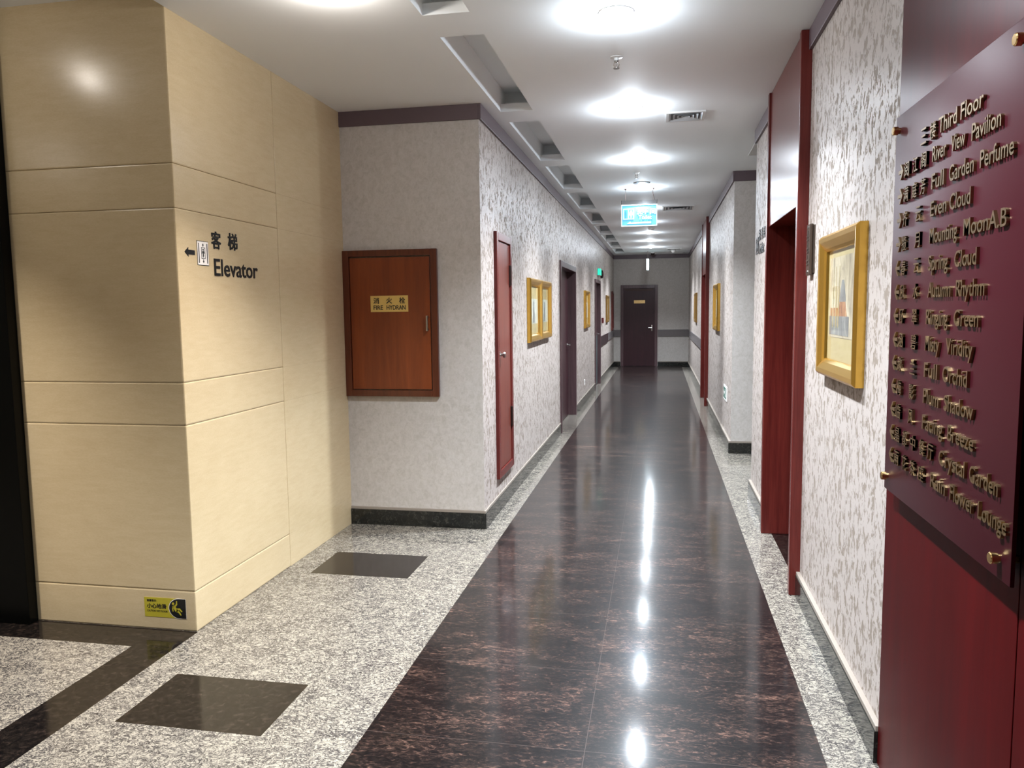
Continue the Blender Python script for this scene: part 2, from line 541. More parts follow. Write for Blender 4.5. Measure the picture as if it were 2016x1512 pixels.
# ---- walls
def wall(name, boxes, mat):
    mb = MB()
    for b in boxes: mb.box(*b)
    return struct(mb.build(name, mat))
D2 = (9.55, 11.20, 2.15)        # left doorway
D3 = (14.72, 15.95, 2.11)       # second left doorway
TH = 0.25
wall('wall_left', [(XL - TH, XL, YA, D2[0], 0, CZ), (XL - TH, XL, D2[0], D2[1], D2[2], CZ), (XL - TH, XL, D2[1], D3[0], 0, CZ),
                   (XL - TH, XL, D3[0], D3[1], D3[2], CZ), (XL - TH, XL, D3[1], YE, 0, CZ)], M['paper'])
wall('wall_alcove', [(XC, XL - TH, YA, YA + TH, 0, CZ), (XC, XL, YA - 0.002, YA, 0, CZ)], M['softpaper'])
wall('wall_end', [(XL - 0.3, XR + 0.3, YE, YE + 0.2, 0, CZ)], M['softpaper'])
P1 = (4.285, 5.40)              # right portal clear opening
P2 = (12.44, 13.55)
wall('wall_right', [(XR, XR + TH, -3, 4.24, 0, CZ), (XR, XR + TH, 5.45, YS0, 0, CZ), (XR + TH, 3.0, YS0 - 0.2, YS0, 0, CZ)], M['paper'])
wall('wall_right_far', [(XR, XR + TH, YS1, 12.375, 0, CZ), (XR, XR + TH, 13.605, YE, 0, CZ)], M['paper'])
wall('wall_side', [(XR + TH, 3.0, YS1, YS1 + 0.2, 0, CZ), (XR, 3.0, YS1 - 0.002, YS1, 0, CZ)], M['softpaper'])
wall('wall_side_end', [(3.0, 3.2, YS0 - 0.2, YS1 + 0.2, 0, CZ)], M['softpaper'])
wall('wall_back', [(-7.0, XR + TH, -3.2, -3.0, 0, LZ)], M['softpaper'])
wall('wall_lobby', [(-7.2, -7.0, -3.2, YC + 0.2, 0, LZ)], M['stone'])

# ---- stone-clad pillar: courses with V joints
st = MB()
COURSES = [0.0, 0.201, 1.017, 1.222, 2.038, 2.241, LZ + 0.01]
for a, b in zip(COURSES[:-1], COURSES[1:]):
    st.bev(-4.6, XC, YC, 4.268, a, b, 0.007)
    st.bev(-4.6, XC, 4.2685, YA + 0.24, a, b, 0.0012 if a < 2.2 else 0.0012)
    st.bev(-7.0, -4.602, YC, YA, a, b, 0.003)
struct(st.build('wall_pillar', M['stone']))

# ---- baseboards
def skirt(name, x0, x1, y0, y1, face):
    """face: 'x+', 'x-', 'y-' = the way it looks"""
    mb = MB()
    mb.m(0).box(x0, x1, y0, y1, 0, 0.112)
    c = 0.004
    if face == 'x+': mb.m(1).bev(x0, x1 - c, y0, y1, 0.112, 0.132, 0.002)
    elif face == 'x-': mb.m(1).bev(x0 + c, x1, y0, y1, 0.112, 0.132, 0.002)
    else: mb.m(1).bev(x0, x1, y0 + c, y1, 0.112, 0.132, 0.002)
    return struct(mb.build(name, [M['skirt'], M['ledge']]))
BL = XL + 0.014; BR = XR - 0.024
n = 1
for y0, y1 in ((YA - 0.014, D2[0] - 0.06), (D2[1] + 0.05, D3[0] - 0.05), (D3[1] + 0.04, YE)):
    skirt('baseboard_left_%d' % n, XL, BL, y0, y1, 'x+'); n += 1
skirt('baseboard_alcove', XC, XL, YA - 0.014, YA, 'y-')
skirt('baseboard_right_1', BR, XR, 2.672, 4.235, 'x-')
skirt('baseboard_right_2', BR, XR, 5.455, YS0, 'x-')
skirt('baseboard_right_3', BR, XR, YS1 - 0.014, 12.37, 'x-')
skirt('baseboard_right_4', BR, XR, 13.61, YE, 'x-')
skirt('baseboard_side', XR, 3.0, YS1 - 0.014, YS1, 'y-')
skirt('baseboard_end_1', XL, -1.03, YE - 0.014, YE, 'y-')
skirt('baseboard_end_2', -0.05, XR, YE - 0.014, YE, 'y-')

# ---- plum crown trim under the ceiling
TZ = 2.828
def crown(name, x0, x1, y0, y1):
    mb = MB()
    mb.bev(x0, x1, y0, y1, TZ, CZ, 0.003)
    return struct(mb.build(name, M['trim']))
crown('trim_1', XC, XL, YA - 0.016, YA)
crown('trim_2', XL, XL + 0.018, YA - 0.016, 8.42)
crown('trim_3', XL, XL + 0.012, 8.42, YE)
crown('trim_4', XL, XR, YE - 0.02, YE)
crown('trim_5', XR - 0.018, XR, 2.672, 4.235)
crown('trim_6', XR - 0.018, XR, 5.455, YS0)
crown('trim_7', XR - 0.018, XR, YS1 - 0.018, 12.37)
crown('trim_8', XR - 0.018, XR, 13.61, YE)
crown('trim_9', XR, 3.0, YS1 - 0.018, YS1)

# ---- wall guard bands at the far end
def guard(name, x0, x1, y0, y1, mat, z0=0.785, z1=0.968):
    mb = MB(); mb.bev(x0, x1, y0, y1, z0, z1, 0.004)
    return struct(mb.build(name, mat))
guard('trim_10', XL, XL + 0.02, D3[1] + 0.06, 18.3, M['guarddark'], 0.76, 0.968)
guard('trim_11', XL, XL + 0.02, 18.3, YE, M['guard'])
guard('trim_12', XL, -1.03, YE - 0.02, YE, M['guard'])
guard('trim_13', -0.05, XR, YE - 0.02, YE, M['guard'])
guard('trim_14', XR - 0.02, XR, 13.62, YE, M['guard'])

# ---- doors
def portal(name, y0, y1, ya, yb):
    """recessed mahogany door in a tall portal: ya..yb frame outside, y0..y1 clear opening"""
    r = empty(name, (XR, 0.5 * (ya + yb), 0), kind='structure')
    fx = 0.69
    for a, b in ((ya, y0), (y1, yb)):
        MB().bev(fx, XR + 0.20, a, b, 0, CZ - 0.002, 0.004).build('door_frame', M['jamb'], r)
    t = MB().bev(fx + 0.012, XR + 0.2, y0, y1, 2.068, CZ - 0.004, 0.004)
    t.build('transom_panel', M['jamb'], r)
    lf = MB()
    lf.bev(0.868, 0.91, y0 + 0.002, y1 - 0.002, 0.008, 2.066, 0.003)
    for (u0, u1, z0, z1) in ((0.12, 0.46, 0.25, 0.95), (0.12, 0.46, 1.1, 1.9), (0.64, 0.98, 0.25, 0.95), (0.64, 0.98, 1.1, 1.9)):
        lf.bev(0.860, 0.872, y0 + u0, y0 + u1, z0, z1, 0.004)
    leaf = lf.build('door_leaf', M['redwood'], r)
    MB().lathe((0.868, y0 + 0.08, 1.02), [(0.0, -0.05), (0.026, -0.045), (0.03, -0.03), (0.012, -0.02), (0.012, 0.0)], 'x', 20).build('door_handle', M['brassbright'], leaf, True)
    return r
portal('door_1', P1[0], P1[1], 4.235, 5.455)
portal('door_2', P2[0], P2[1], 12.37, 13.61)

def left_door(name, y0, y1, top, fw, depth, kick=False):
    r = empty(name, (XL, 0.5 * (y0 + y1), 0), kind='structure')
    f = MB()
    px = XL + 0.02
    f.bev(XL - 0.14, px, y0 - fw, y0 + 0.012, 0, top + fw, 0.003)
    f.bev(XL - 0.14, px, y1 - 0.012, y1 + fw, 0, top + fw, 0.003)
    f.bev(XL - 0.14, px, y0, y1, top - 0.012, top + fw, 0.003)
    f.build('door_frame', M['plumframe'], r)
    lf = MB().bev(XL - depth - 0.04, XL - depth, y0 + 0.013, y1 - 0.013, 0.006, top - 0.013, 0.002)
    leaf = lf.build('door_leaf', M['darkleaf'], r)
    h = MB().lathe((XL - depth, y1 - 0.12, 1.03), [(0.026, 0), (0.026, 0.008), (0.009, 0.01), (0.009, 0.045)], 'x', 18)
    h.bev(XL - depth + 0.036, XL - depth + 0.05, y1 - 0.24, y1 - 0.11, 1.02, 1.04, 0.004)
    h.build('door_handle', M['steel'], leaf, True)
    if kick:
        MB().bev(XL - depth, XL - depth + 0.006, y0 + 0.02, y1 - 0.02, 0.02, 1.0, 0.001).build('kick_plate', M['kick'], leaf)
    return r
left_door('door_3', D2[0], D2[1], D2[2] - 0.07, 0.06, 0.10)
left_door('door_4', D3[0], D3[1], D3[2] - 0.06, 0.05, 0.05, True)

r = empty('door_5', (-0.54, YE, 0), kind='structure')
f = MB()
f.bev(-1.02, -0.95, YE - 0.03, YE, 0, 2.145, 0.004); f.bev(-0.13, -0.058, YE - 0.03, YE, 0, 2.145, 0.004); f.bev(-0.95, -0.13, YE - 0.03, YE, 2.06, 2.145, 0.004)
f.build('door_frame', M['plumframe'], r)
leaf = MB().bev(-0.949, -0.131, YE - 0.018, YE, 0.008, 2.058, 0.002).build('door_leaf', M['darkleaf'], r)
MB().bev(-0.90, -0.18, YE - 0.03, YE - 0.018, 1.99, 2.04, 0.003).build('door_closer', M['hinge'], leaf)
h = MB().bev(-0.222, -0.192, YE - 0.026, YE - 0.018, 0.93, 1.09, 0.003)
h.tube([(-0.207, YE - 0.026, 1.02), (-0.207, YE - 0.06, 1.02), (-0.30, YE - 0.06, 1.02)], 0.010)
h.build('door_handle', M['steel'], leaf, True)
pl = MB().bev(-0.675, -0.385, YE - 0.022, YE - 0.018, 1.662, 1.745, 0.001).build('name_plate', M['brassbright'], leaf)
tag(pl, 'copper name plate on the dark door')

# ================================================================== THINGS
# ---- downlights
def downlight(x, y, z, watts, col, glow, label, group, fill, half=62, blend=1.0):
    root = empty('downlight', (x, y, z), label, 'ceiling light', group)
    MB().lathe((x, y, z), [(0.082, 0.0), (0.081, -0.006), (0.068, -0.008), (0.060, -0.003)], 'z', 40).build('trim_ring', M['alum'], root, True)
    MB().lathe((x, y, z), [(0.0, -0.022), (0.030, -0.020), (0.050, -0.013), (0.060, -0.002)], 'z', 40).build('diffuser', glow, root, True)
    ld = bpy.data.lights.new('lamp', 'SPOT')
    ld.energy = watts; ld.color = col; ld.spot_size = math.radians(2 * half); ld.spot_blend = blend; ld.shadow_soft_size = 0.05
    lo = bpy.data.objects.new('lamp', ld)
    COL.objects.link(lo)
    lo.parent = root
    lo.location = (0, 0, -0.03)
    pd = bpy.data.lights.new('lens_glow', 'POINT')  # bodiless fill lamp added below the diffuser to lift the ceiling
    pd.energy = fill; pd.color = col; pd.shadow_soft_size = 0.03
    po = bpy.data.objects.new('lens_glow', pd)
    COL.objects.link(po)
    po.parent = root
    po.location = (0, 0, -0.075)
    return root
ORD = ['corridor downlight just behind the top edge of view above directory sign',
       'large bright downlight at top of view, nearest in the corridor row', 'second lit downlight along the corridor, level with the square vent',
       'third lit downlight along the corridor, just before the pendent sprinkler', 'lit downlight directly above the hanging blue toilet sign',
       'first downlight hidden behind the hanging toilet sign', 'second downlight beyond the hanging toilet sign, behind its lower edge',
       'downlight beyond the toilet sign, nearest below its bottom edge', 'second last downlight before the dark end door',
       'last lit downlight, closest to the dark end door']
for y, k, lb in zip(CORRIDOR_Y, COR_P, ORD):
    downlight(-0.21, y, CZ, P_COR * k, COOL, M['glow'], lb, 'corridor downlights', P_FILL * k)
LOBL = ['warm lobby downlight mirrored in the stone pillar face', 'warm lobby downlight behind the mirrored one', 'warm lobby downlight far left of the black post', 'warm lobby downlight at the far left rear corner']
for (x, y), lb in zip(LOBBY, LOBL):
    downlight(x, y, LZ, P_LOB, WARM, M['warmglow'], lb, 'lobby downlights', 0.5, 40, 1.0)
ALCL = ['warm downlight over the pale floor in front of the pillar', 'warm downlight over the pale floor further behind']
for (x, y), lb, k in zip(ALCOVE_FILL, ALCL, (1.0, 0.25)):
    downlight(x, y, CZ, P_ALC_FILL * k, WARM, M['warmglow'], lb, 'alcove downlights', 0.9 * k, 46, 0.8)

# ---- red wood panel with the directory sign
pr_ = MB()
pr_.bev(0.733, XR, 1.716, 2.672, 0, CZ - 0.002, 0.002)
pr_.bev(0.733, XR, 0.72, 1.712, 0, CZ - 0.002, 0.002)
pr_.bev(0.733, XR, -0.3, 0.716, 0, CZ - 0.002, 0.002)
struct(pr_.build('wall_panel', M['panel']))

S0 = 2.568; SW = 0.895; SZ0, SZ1 = 0.978, 2.108
sg = empty('directory_sign', (0.733, S0 - SW / 2, SZ0), 'burgundy floor directory board with raised brass lettering on red panel', 'sign')
MB().bev(0.697, 0.706, S0 - SW, S0, SZ0, SZ1, 0.002).build('board', M['board'], sg, True)
fs_ = fr_right(0.697, S0, 0.0)
for u, v in ((0.036, 2.063), (0.842, 2.063), (0.036, 1.022), (0.842, 1.022)):
    c = fs_(u, v, 0)
    MB().lathe((c.x, c.y, c.z), [(0.0, -0.020), (0.0105, -0.020), (0.0125, -0.018), (0.0125, -0.006), (0.009, -0.005), (0.009, 0.036)], 'x', 24).build('standoff_screw', M['brassbright'], sg, True)
TWO = (0.119, 0.234); THREE = (0.119, 0.193, 0.264)
# arrow, characters with their places, English words with where each starts and ends along the board
ROWS = [
 (None, '三楼', (0.256, 0.328), (('Third', 0.391, 0.514), ('Floor', 0.538, 0.669))),
 ('R', '阅江阁', THREE, (('River', 0.352, 0.452), ('View', 0.483, 0.572), ('Pavilion', 0.610, 0.765))),
 ('R', '满庭芳', THREE, (('Full', 0.353, 0.442), ('Garden', 0.478, 0.630), ('Perfume', 0.665, 0.832))),
 ('R', '齐云', TWO, (('Even', 0.353, 0.469), ('Cloud', 0.490, 0.619))),
 ('R', '揽月', TWO, (('Mounting', 0.354, 0.546), ('MoonA.B', 0.585, 0.814))),
 ('L', '春云', TWO, (('Spring', 0.352, 0.494), ('Cloud', 0.537, 0.669))),
 ('L', '秋水', TWO, (('Autumn', 0.357, 0.519), ('Rhythm', 0.554, 0.720))),
 ('L', '环翠', TWO, (('Ringing', 0.352, 0.509), ('Green', 0.549, 0.695))),
 ('L', '涵碧', TWO, (('Misty', 0.352, 0.457), ('Viridity', 0.504, 0.670))),
 ('L', '漱兰', TWO, (('Full', 0.352, 0.451), ('Orchid', 0.490, 0.647))),
 ('L', '梅影', TWO, (('Plum', 0.353, 0.469), ('Shadow', 0.507, 0.689))),
 ('L', '临风', TWO, (('Facing', 0.353, 0.504), ('Breeze', 0.540, 0.698))),
 ('L', '晶都中餐厅', (0.119, 0.189, 0.262, 0.335, 0.404), (('Crystal', 0.487, 0.655), ('Garden', 0.683, 0.835))),
 ('L', '雨花茶座', (0.119, 0.193, 0.265, 0.338), (('Rain', 0.434, 0.539), ('Flower', 0.571, 0.716), ('Lounge', 0.740, 0.883)))]
for i, (arrow, han, us, eng) in enumerate(ROWS):
    zc = 1.998 if i == 0 else 1.935 - 0.0697 * (i - 1)
    for ch, u in zip(han, us):
        mb = MB(); text(mb, ch, fs_, u, zc - 0.022, 0.042, 0.044, 0.0, 0.007, 0.006, True)
        mb.build('lettering', M['brass'], sg)
    for q, e0, e1 in eng:
        mb = MB(); text(mb, q, fs_, e0, zc - 0.019, 0.038, e1 - e0, 0.0, 0.007, 0.004)
        mb.build('lettering', M['brass'], sg)
    if arrow:
        k = 1 if arrow == 'R' else -1
        c = 0.085
        pts = [(c + k * 0.022, 0.0), (c + k * 0.002, 0.022), (c - k * 0.008, 0.022), (c + k * 0.007, 0.005), (c - k * 0.022, 0.005),
               (c - k * 0.022, -0.005), (c + k * 0.007, -0.005), (c - k * 0.008, -0.022), (c + k * 0.002, -0.022)]
        MB().prism([(u, zc + v) for u, v in pts], fs_, 0.0, 0.007).build('arrow', M['brass'], sg)

# ---- framed pictures
def picture(side, ya, yb, z0, z1, label, art, dark=False, grp='gilt framed pictures'):
    """side 'R' or 'L'; ya < yb along the corridor"""
    fr = fr_right(XR, yb, z0) if side == 'R' else fr_left(XL, ya, z0)
    W = yb - ya; H = z1 - z0
    root = empty('picture_frame', fr(W / 2, 0, 0), label, 'picture', grp)
    # moulding: outer edge, raised outer bead, slope down to the sight edge
    prof = [(0.0, 0.0), (0.0, 0.030), (0.012, 0.042), (0.030, 0.040), (0.058, 0.026), (0.070, 0.018), (0.074, 0.006)]
    fm = MB()
    n = len(prof)
    vs = []
    for i, (a, d) in enumerate(prof):
        for (u, v) in ((a, a), (W - a, a), (W - a, H - a), (a, H - a)):
            vs.append(fr(u, v, d))
    fcs = []
    for i in range(n - 1):
        for k in range(4):
            k2 = (k + 1) % 4
            fcs.append((i * 4 + k, i * 4 + k2, (i + 1) * 4 + k2, (i + 1) * 4 + k))
    fcs.append((0, 3, 2, 1))
    fm.add(vs, fcs)
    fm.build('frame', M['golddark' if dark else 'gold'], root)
    MB().rect(fr, 0.072, W - 0.072, 0.072, H - 0.072, 0.004, 0.006).build('mount', M['mat'], root)
    b = 0.072
    aw = W - 2 * b; ah = H - 2 * b
    if art == 'village':
        ar = MB()
        ar.m(0).rect(fr, b + 0.03, b + aw - 0.08, b + 0.10, b + ah - 0.03, 0.006, 0.0072)
        ar.m(1).rect(fr, b + 0.04, b + aw - 0.16, b + 0.11, b + 0.19, 0.0072, 0.0078)
        ar.m(2).prism([(b + 0.06, b + 0.19), (b + 0.20, b + 0.19), (b + 0.20, b + 0.225), (b + 0.06, b + 0.225)], fr, 0.0072, 0.0078)
        ar.m(2).prism([(b + 0.21, b + 0.19), (b + 0.36, b + 0.19), (b + 0.33, b + 0.25), (b + 0.23, b + 0.25)], fr, 0.0072, 0.0078)
        ar.m(1).prism([(b + 0.22, b + 0.25), (b + 0.34, b + 0.25), (b + 0.30, b + 0.34), (b + 0.26, b + 0.34)], fr, 0.0072, 0.0078)
        for u, lean in ((0.10, 0.01), (0.16, -0.01), (0.20, 0.015)):
            ar.m(3).prism([(b + u, b + 0.14), (b + u + 0.012, b + 0.14), (b + u + 0.006 + lean, b + 0.40), (b + u + lean, b + 0.40)], fr, 0.0078, 0.0084)
        ar.build('artwork', [M['art_wash'], M['art_blue'], M['art_red'], M['mat']], root)
    else:
        ar = MB()
        ar.m(0).rect(fr, b + 0.03, b + aw - 0.03, b + 0.10, b + ah - 0.12, 0.006, 0.0072)
        ar.m(1).prism([(b + aw * 0.40, b + 0.11), (b + aw * 0.60, b + 0.11), (b + aw * 0.56, b + ah - 0.15), (b + aw * 0.46, b + ah - 0.14)], fr, 0.0072, 0.0078)
        ar.build('artwork', [M['art_pale'], M['art_blue']], root)
    MB().rect(fr, 0.071, W - 0.071, 0.071, H - 0.071, 0.0095, 0.0115).build('glass', M['glass'], root)
    return root
picture('R', 3.045, 3.745, 1.242, 1.855, 'gilt framed village wash picture on near right wall beside red panel', 'village')
picture('L', 7.09, 7.785, 1.235, 1.838, 'nearer gilt picture of the touching pair on the left wall', 'wash')
picture('L', 7.79, 8.49, 1.238, 1.838, 'farther gilt picture of the touching pair on the left wall', 'wash')
picture('L', 12.55, 13.30, 1.225, 1.838, 'single gilt picture on left wall between the two dark doorways', 'wash')
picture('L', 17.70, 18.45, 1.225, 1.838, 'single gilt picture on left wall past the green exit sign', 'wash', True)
picture('R', 10.08, 10.86, 1.242, 1.843, 'gilt picture on far right wall above the low green sign', 'wash')
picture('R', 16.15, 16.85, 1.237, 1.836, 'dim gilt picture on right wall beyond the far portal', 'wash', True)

# ---- name plaque by the near portal
root = empty('name_plaque', (XR, 4.095, 1.705), 'narrow upright dark bronze room plaque between portal and gilt picture', 'plaque')
MB().bev(XR - 0.006, XR, 4.04, 4.15, 1.71, 1.945, 0.002).build('back_plate', M['bronze'], root)
MB().bev(XR - 0.022, XR - 0.006, 4.062, 4.150, 1.700, 1.952, 0.004).build('front_plate', M['bronze'], root)
pf = fr_right(XR - 0.022, 4.15, 1.70)
rm = MB()
for v in (0.19, 0.13, 0.07):
    rm.rect(pf, 0.022, 0.066, v, v + 0.006, 0, 0.004); rm.rect(pf, 0.040, 0.046, v - 0.02, v + 0.03, 0, 0.004); rm.rect(pf, 0.024, 0.064, v - 0.018, v - 0.012, 0, 0.004)
rm.build('raised_ornament', M['steel'], root)
for v in (0.018, 0.236):
    c = pf(0.044, v, 0)
    MB().lathe((c.x, c.y, c.z), [(0, -0.006), (0.006, -0.005), (0.007, 0)], 'x', 14).build('screw', M['steel'], root, True)

# ---- elevator wayfinding letters on the pillar
root = empty('elevator_sign', (XC, 3.68, 1.735), 'black elevator lettering with arrow and lift pictogram on stone pillar', 'sign')
fe = fr_left(XC, 3.342, 1.735)
MB().prism([(0.0, 0.105), (0.030, 0.128), (0.030, 0.116), (0.082, 0.116), (0.082, 0.094), (0.030, 0.094), (0.030, 0.083)], fe, 0, 0.002).build('arrow', M['black'], root)
ic = MB()
ic.m(0).rect(fe, 0.102, 0.200, 0.047, 0.166, 0, 0.0010)
ic.m(1).rect(fe, 0.105, 0.197, 0.050, 0.163, 0.0010, 0.0016)
def bar(mb, u0, v0, u1, v1, t=0.005): mb.rect(fe, u0, u1, v0, v1, 0.0016, 0.0024)
ic.m(0)
bar(ic, 0.113, 0.058, 0.119, 0.155); bar(ic, 0.183, 0.058, 0.189, 0.155)
bar(ic, 0.135, 0.080, 0.138, 0.135); bar(ic, 0.166, 0.080, 0.169, 0.135); bar(ic, 0.135, 0.080, 0.169, 0.083); bar(ic, 0.135, 0.132, 0.169, 0.135)
ic.prism([(0.152, 0.155), (0.145, 0.145), (0.159, 0.145)], fe, 0.0016, 0.0024); bar(ic, 0.150, 0.139, 0.154, 0.146)
ic.prism([(0.152, 0.058), (0.159, 0.069), (0.145, 0.069)], fe, 0.0016, 0.0024); bar(ic, 0.150, 0.068, 0.154, 0.077)
ic.prism([(0.152 + 0.0055 * math.cos(k * math.pi / 5), 0.124 + 0.0045 * math.sin(k * math.pi / 5)) for k in range(10)], fe, 0.0016, 0.0024)
ic.prism([(0.145, 0.118), (0.158, 0.118), (0.164, 0.106), (0.161, 0.105), (0.156, 0.112), (0.156, 0.086), (0.153, 0.086), (0.152, 0.1), (0.150, 0.086), (0.147, 0.086), (0.147, 0.112), (0.142, 0.104), (0.140, 0.105)], fe, 0.0016, 0.0024)
ic.build('lift_pictogram', [M['black'], M['white']], root)
mb = MB()
text(mb, 'Elevator', fe, 0.243, 0.003, 0.083, 0.430, 0, 0.003, 0.012)
mb.build('lettering', M['black'], root)
mb = MB()
text(mb, '客', fe, 0.228, 0.136, 0.088, 0.086, 0, 0.003, 0.016, True)
mb.build('lettering', M['black'], root)
mb = MB()
text(mb, '梯', fe, 0.381, 0.140, 0.088, 0.092, 0, 0.003, 0.016, True)
mb.build('lettering', M['black'], root)

# ---- toilet wayfinding letters on the right wall, past the portal
root = empty('toilet_wall_sign', (XR, 6.2, 1.96), 'black toilet wayfinding lettering on right wall behind near portal', 'sign')
ft = fr_right(XR, 6.43, 1.955)
ic = MB()
ic.m(0)
ic.rect(ft, 0.012, 0.022, 0.0, 0.125, 0, 0.004); ic.rect(ft, 0.012, 0.155, 0.0, 0.010, 0, 0.004); ic.rect(ft, 0.012, 0.155, 0.115, 0.125, 0, 0.004); ic.rect(ft, 0.145, 0.155, 0.0, 0.125, 0, 0.004)
for c, sk in ((0.055, 0), (0.112, 1)):
    ic.prism([(c + 0.010 * math.cos(k * math.pi / 6), 0.097 + 0.010 * math.sin(k * math.pi / 6)) for k in range(12)], ft, 0, 0.004)
    if sk: ic.prism([(c - 0.008, 0.084), (c + 0.008, 0.084), (c + 0.024, 0.042), (c + 0.008, 0.042), (c + 0.008, 0.018), (c - 0.008, 0.018), (c - 0.008, 0.042), (c - 0.024, 0.042)], ft, 0, 0.004)
    else: ic.prism([(c - 0.018, 0.084), (c + 0.018, 0.084), (c + 0.018, 0.05), (c + 0.010, 0.05), (c + 0.010, 0.018), (c - 0.010, 0.018), (c - 0.010, 0.05), (c - 0.018, 0.05)], ft, 0, 0.004)
ic.build('toilet_pictogram', M['black'], root)
for i, ch in enumerate('洗手间'):
    mb = MB(); text(mb, ch, ft, 0.185 + 0.13 * i, 0.09, 0.085, 0.085, 0, 0.004, 0.014, True)
    mb.build('lettering', M['black'], root)
mb = MB()
text(mb, 'Toilet', ft, 0.19, -0.01, 0.075, 0.30, 0, 0.004, 0.012)
mb.build('lettering', M['black'], root)

# ---- fire hydrant cabinet
root = empty('hydrant_cabinet', (-1.865, YA, 0.943), 'brown wood fire hydrant cabinet set in alcove wall', 'cabinet')
X0, X1, Z0, Z1 = -2.209, -1.518, 0.943, 1.974
f = MB()
for b in ((X0, X0 + 0.046, Z0, Z1), (X1 - 0.046, X1, Z0, Z1), (X0 + 0.046, X1 - 0.046, Z0, Z0 + 0.044), (X0 + 0.046, X1 - 0.046, Z1 - 0.044, Z1)):
    f.bev(b[0], b[1], YA - 0.032, YA, b[2], b[3], 0.003)
f.build('cabinet_frame', M['cabframe'], root)
dr = MB().bev(X0 + 0.050, X1 - 0.054, YA - 0.022, YA - 0.002, Z0 + 0.050, Z1 - 0.052, 0.003).build('door', M['cabwood'], root)
hd = MB()
hd.bev(-1.597, -1.583, YA - 0.055, YA - 0.044, 1.405, 1.512, 0.003); hd.box(-1.595, -1.585, YA - 0.046, YA - 0.022, 1.410, 1.420); hd.box(-1.595, -1.585, YA - 0.046, YA - 0.022, 1.497, 1.507)
hd.build('handle', M['steel'], dr)
pt = MB().bev(-2.008, -1.731, YA - 0.026, YA - 0.022, 1.541, 1.655, 0.001).build('name_plate', M['plate'], dr)
tag(pt, 'brass plate lettered fire hydran')
# lettering rides on the plate, so it is joined into the plate's own mesh below
ff = fr_face(-2.008, YA - 0.026, 1.541)
mb = MB()
for ch, u in zip('消火栓', (0.022, 0.117, 0.212)):
    text(mb, ch, ff, u, 0.058, 0.043, 0.043, 0, 0.001, 0.014, True)
text(mb, 'FIRE', ff, 0.022, 0.016, 0.030, 0.070, 0, 0.001, 0.02)
text(mb, 'HYDRAN', ff, 0.118, 0.016, 0.030, 0.140, 0, 0.001, 0.02)
lt = mb.build('lettering_layer', M['black'])
def join(dst, src):
    """merge a lettering mesh into the plate that carries it"""
    bm = bmesh.new(); bm.from_mesh(dst.data)
    off = Vector((0, 0, 0)); p = dst.parent
    while p is not None: off += p.location; p = p.parent
    k = len(dst.data.materials)
    tmp = bmesh.new(); tmp.from_mesh(src.data)
    vm = [bm.verts.new(v.co - off) for v in tmp.verts]
    tmp.verts.index_update()
    for fc in tmp.faces:
        try:
            nf = bm.faces.new([vm[v.index] for v in fc.verts]); nf.material_index = k + fc.material_index
        except ValueError:
            pass
    tmp.free(); bm.to_mesh(dst.data); bm.free()
    for m in src.data.materials: dst.data.materials.append(m)
    bpy.data.objects.remove(src)
join(pt, lt)

# ---- service shaft door on the left wall
root = empty('service_door', (XL, 5.945, 0.262), 'narrow reddish service hatch door raised above floor on left wall', 'cabinet')
f = MB()
ya, yb, z0, z1 = 5.650, 6.240, 0.262, 2.125
for b in ((ya, ya + 0.06, z0, z1), (yb - 0.06, yb, z0, z1), (ya + 0.06, yb - 0.06, z0, z0 + 0.06), (ya + 0.06, yb - 0.06, z1 - 0.06, z1)):
    f.bev(XL, XL + 0.026, b[0], b[1], b[2], b[3], 0.003)
f.build('door_frame', M['jamb'], root)
dr = MB().bev(XL, XL + 0.016, ya + 0.064, yb - 0.066, z0 + 0.066, z1 - 0.068, 0.002).build('door', M['shaft'], root)
MB().lathe((XL + 0.016, 5.755, 1.205), [(0.024, 0), (0.024, 0.004), (0.010, 0.006), (0.010, 0.022), (0.021, 0.026), (0.023, 0.036), (0.017, 0.044), (0, 0.046)], 'x', 22).build('knob', M['steel'], dr, True)
for z in (1.74, 0.60):
    MB().bev(XL + 0.012, XL + 0.032, 6.155, 6.185, z, z + 0.16, 0.003).build('hinge', M['hinge'], dr)

# ---- wet floor sticker
root = empty('wet_floor_sticker', (-2.377, YC, 0.062), 'yellow and black wet floor caution sticker low on stone pillar', 'sticker')
fw_ = fr_face(-2.490, YC, 0.062)
MB().rect(fw_, 0, 0.226, 0, 0.0985, 0, 0.0012).build('backing', M['yellow'], root)
bl = MB()
def halfmoon(g):
    pts = [(0.226 + (g if g > 0 else 0) * 0.4, 0.0985 - 0.0005 + g * 0.4), (0.226 + (g if g > 0 else 0) * 0.4, 0.0005 - g * 0.4)]
    cx, cy, r = 0.190, 0.0492, 0.0487 + g
    a0 = math.radians(95)
    for k in range(19):
        a = math.radians(270 - k * 10)
        pts.append((cx + r * 1.12 * math.cos(a), cy + r * math.sin(a)))
    return pts
bl.m(0).prism(halfmoon(0.0028), fw_, 0.0012, 0.0016)
bl.m(1).prism(halfmoon(0.0), fw_, 0.0016, 0.0022)
m2 = bl.m(2)
def blob(mb, cx, cy, rx, ry, d0=0.0022, d1=0.0027):
    mb.prism([(cx + rx * math.cos(k * math.pi / 8), cy + ry * math.sin(k * math.pi / 8)) for k in range(16)], fw_, d0, d1)
blob(m2, 0.158, 0.073, 0.0065, 0.0065)
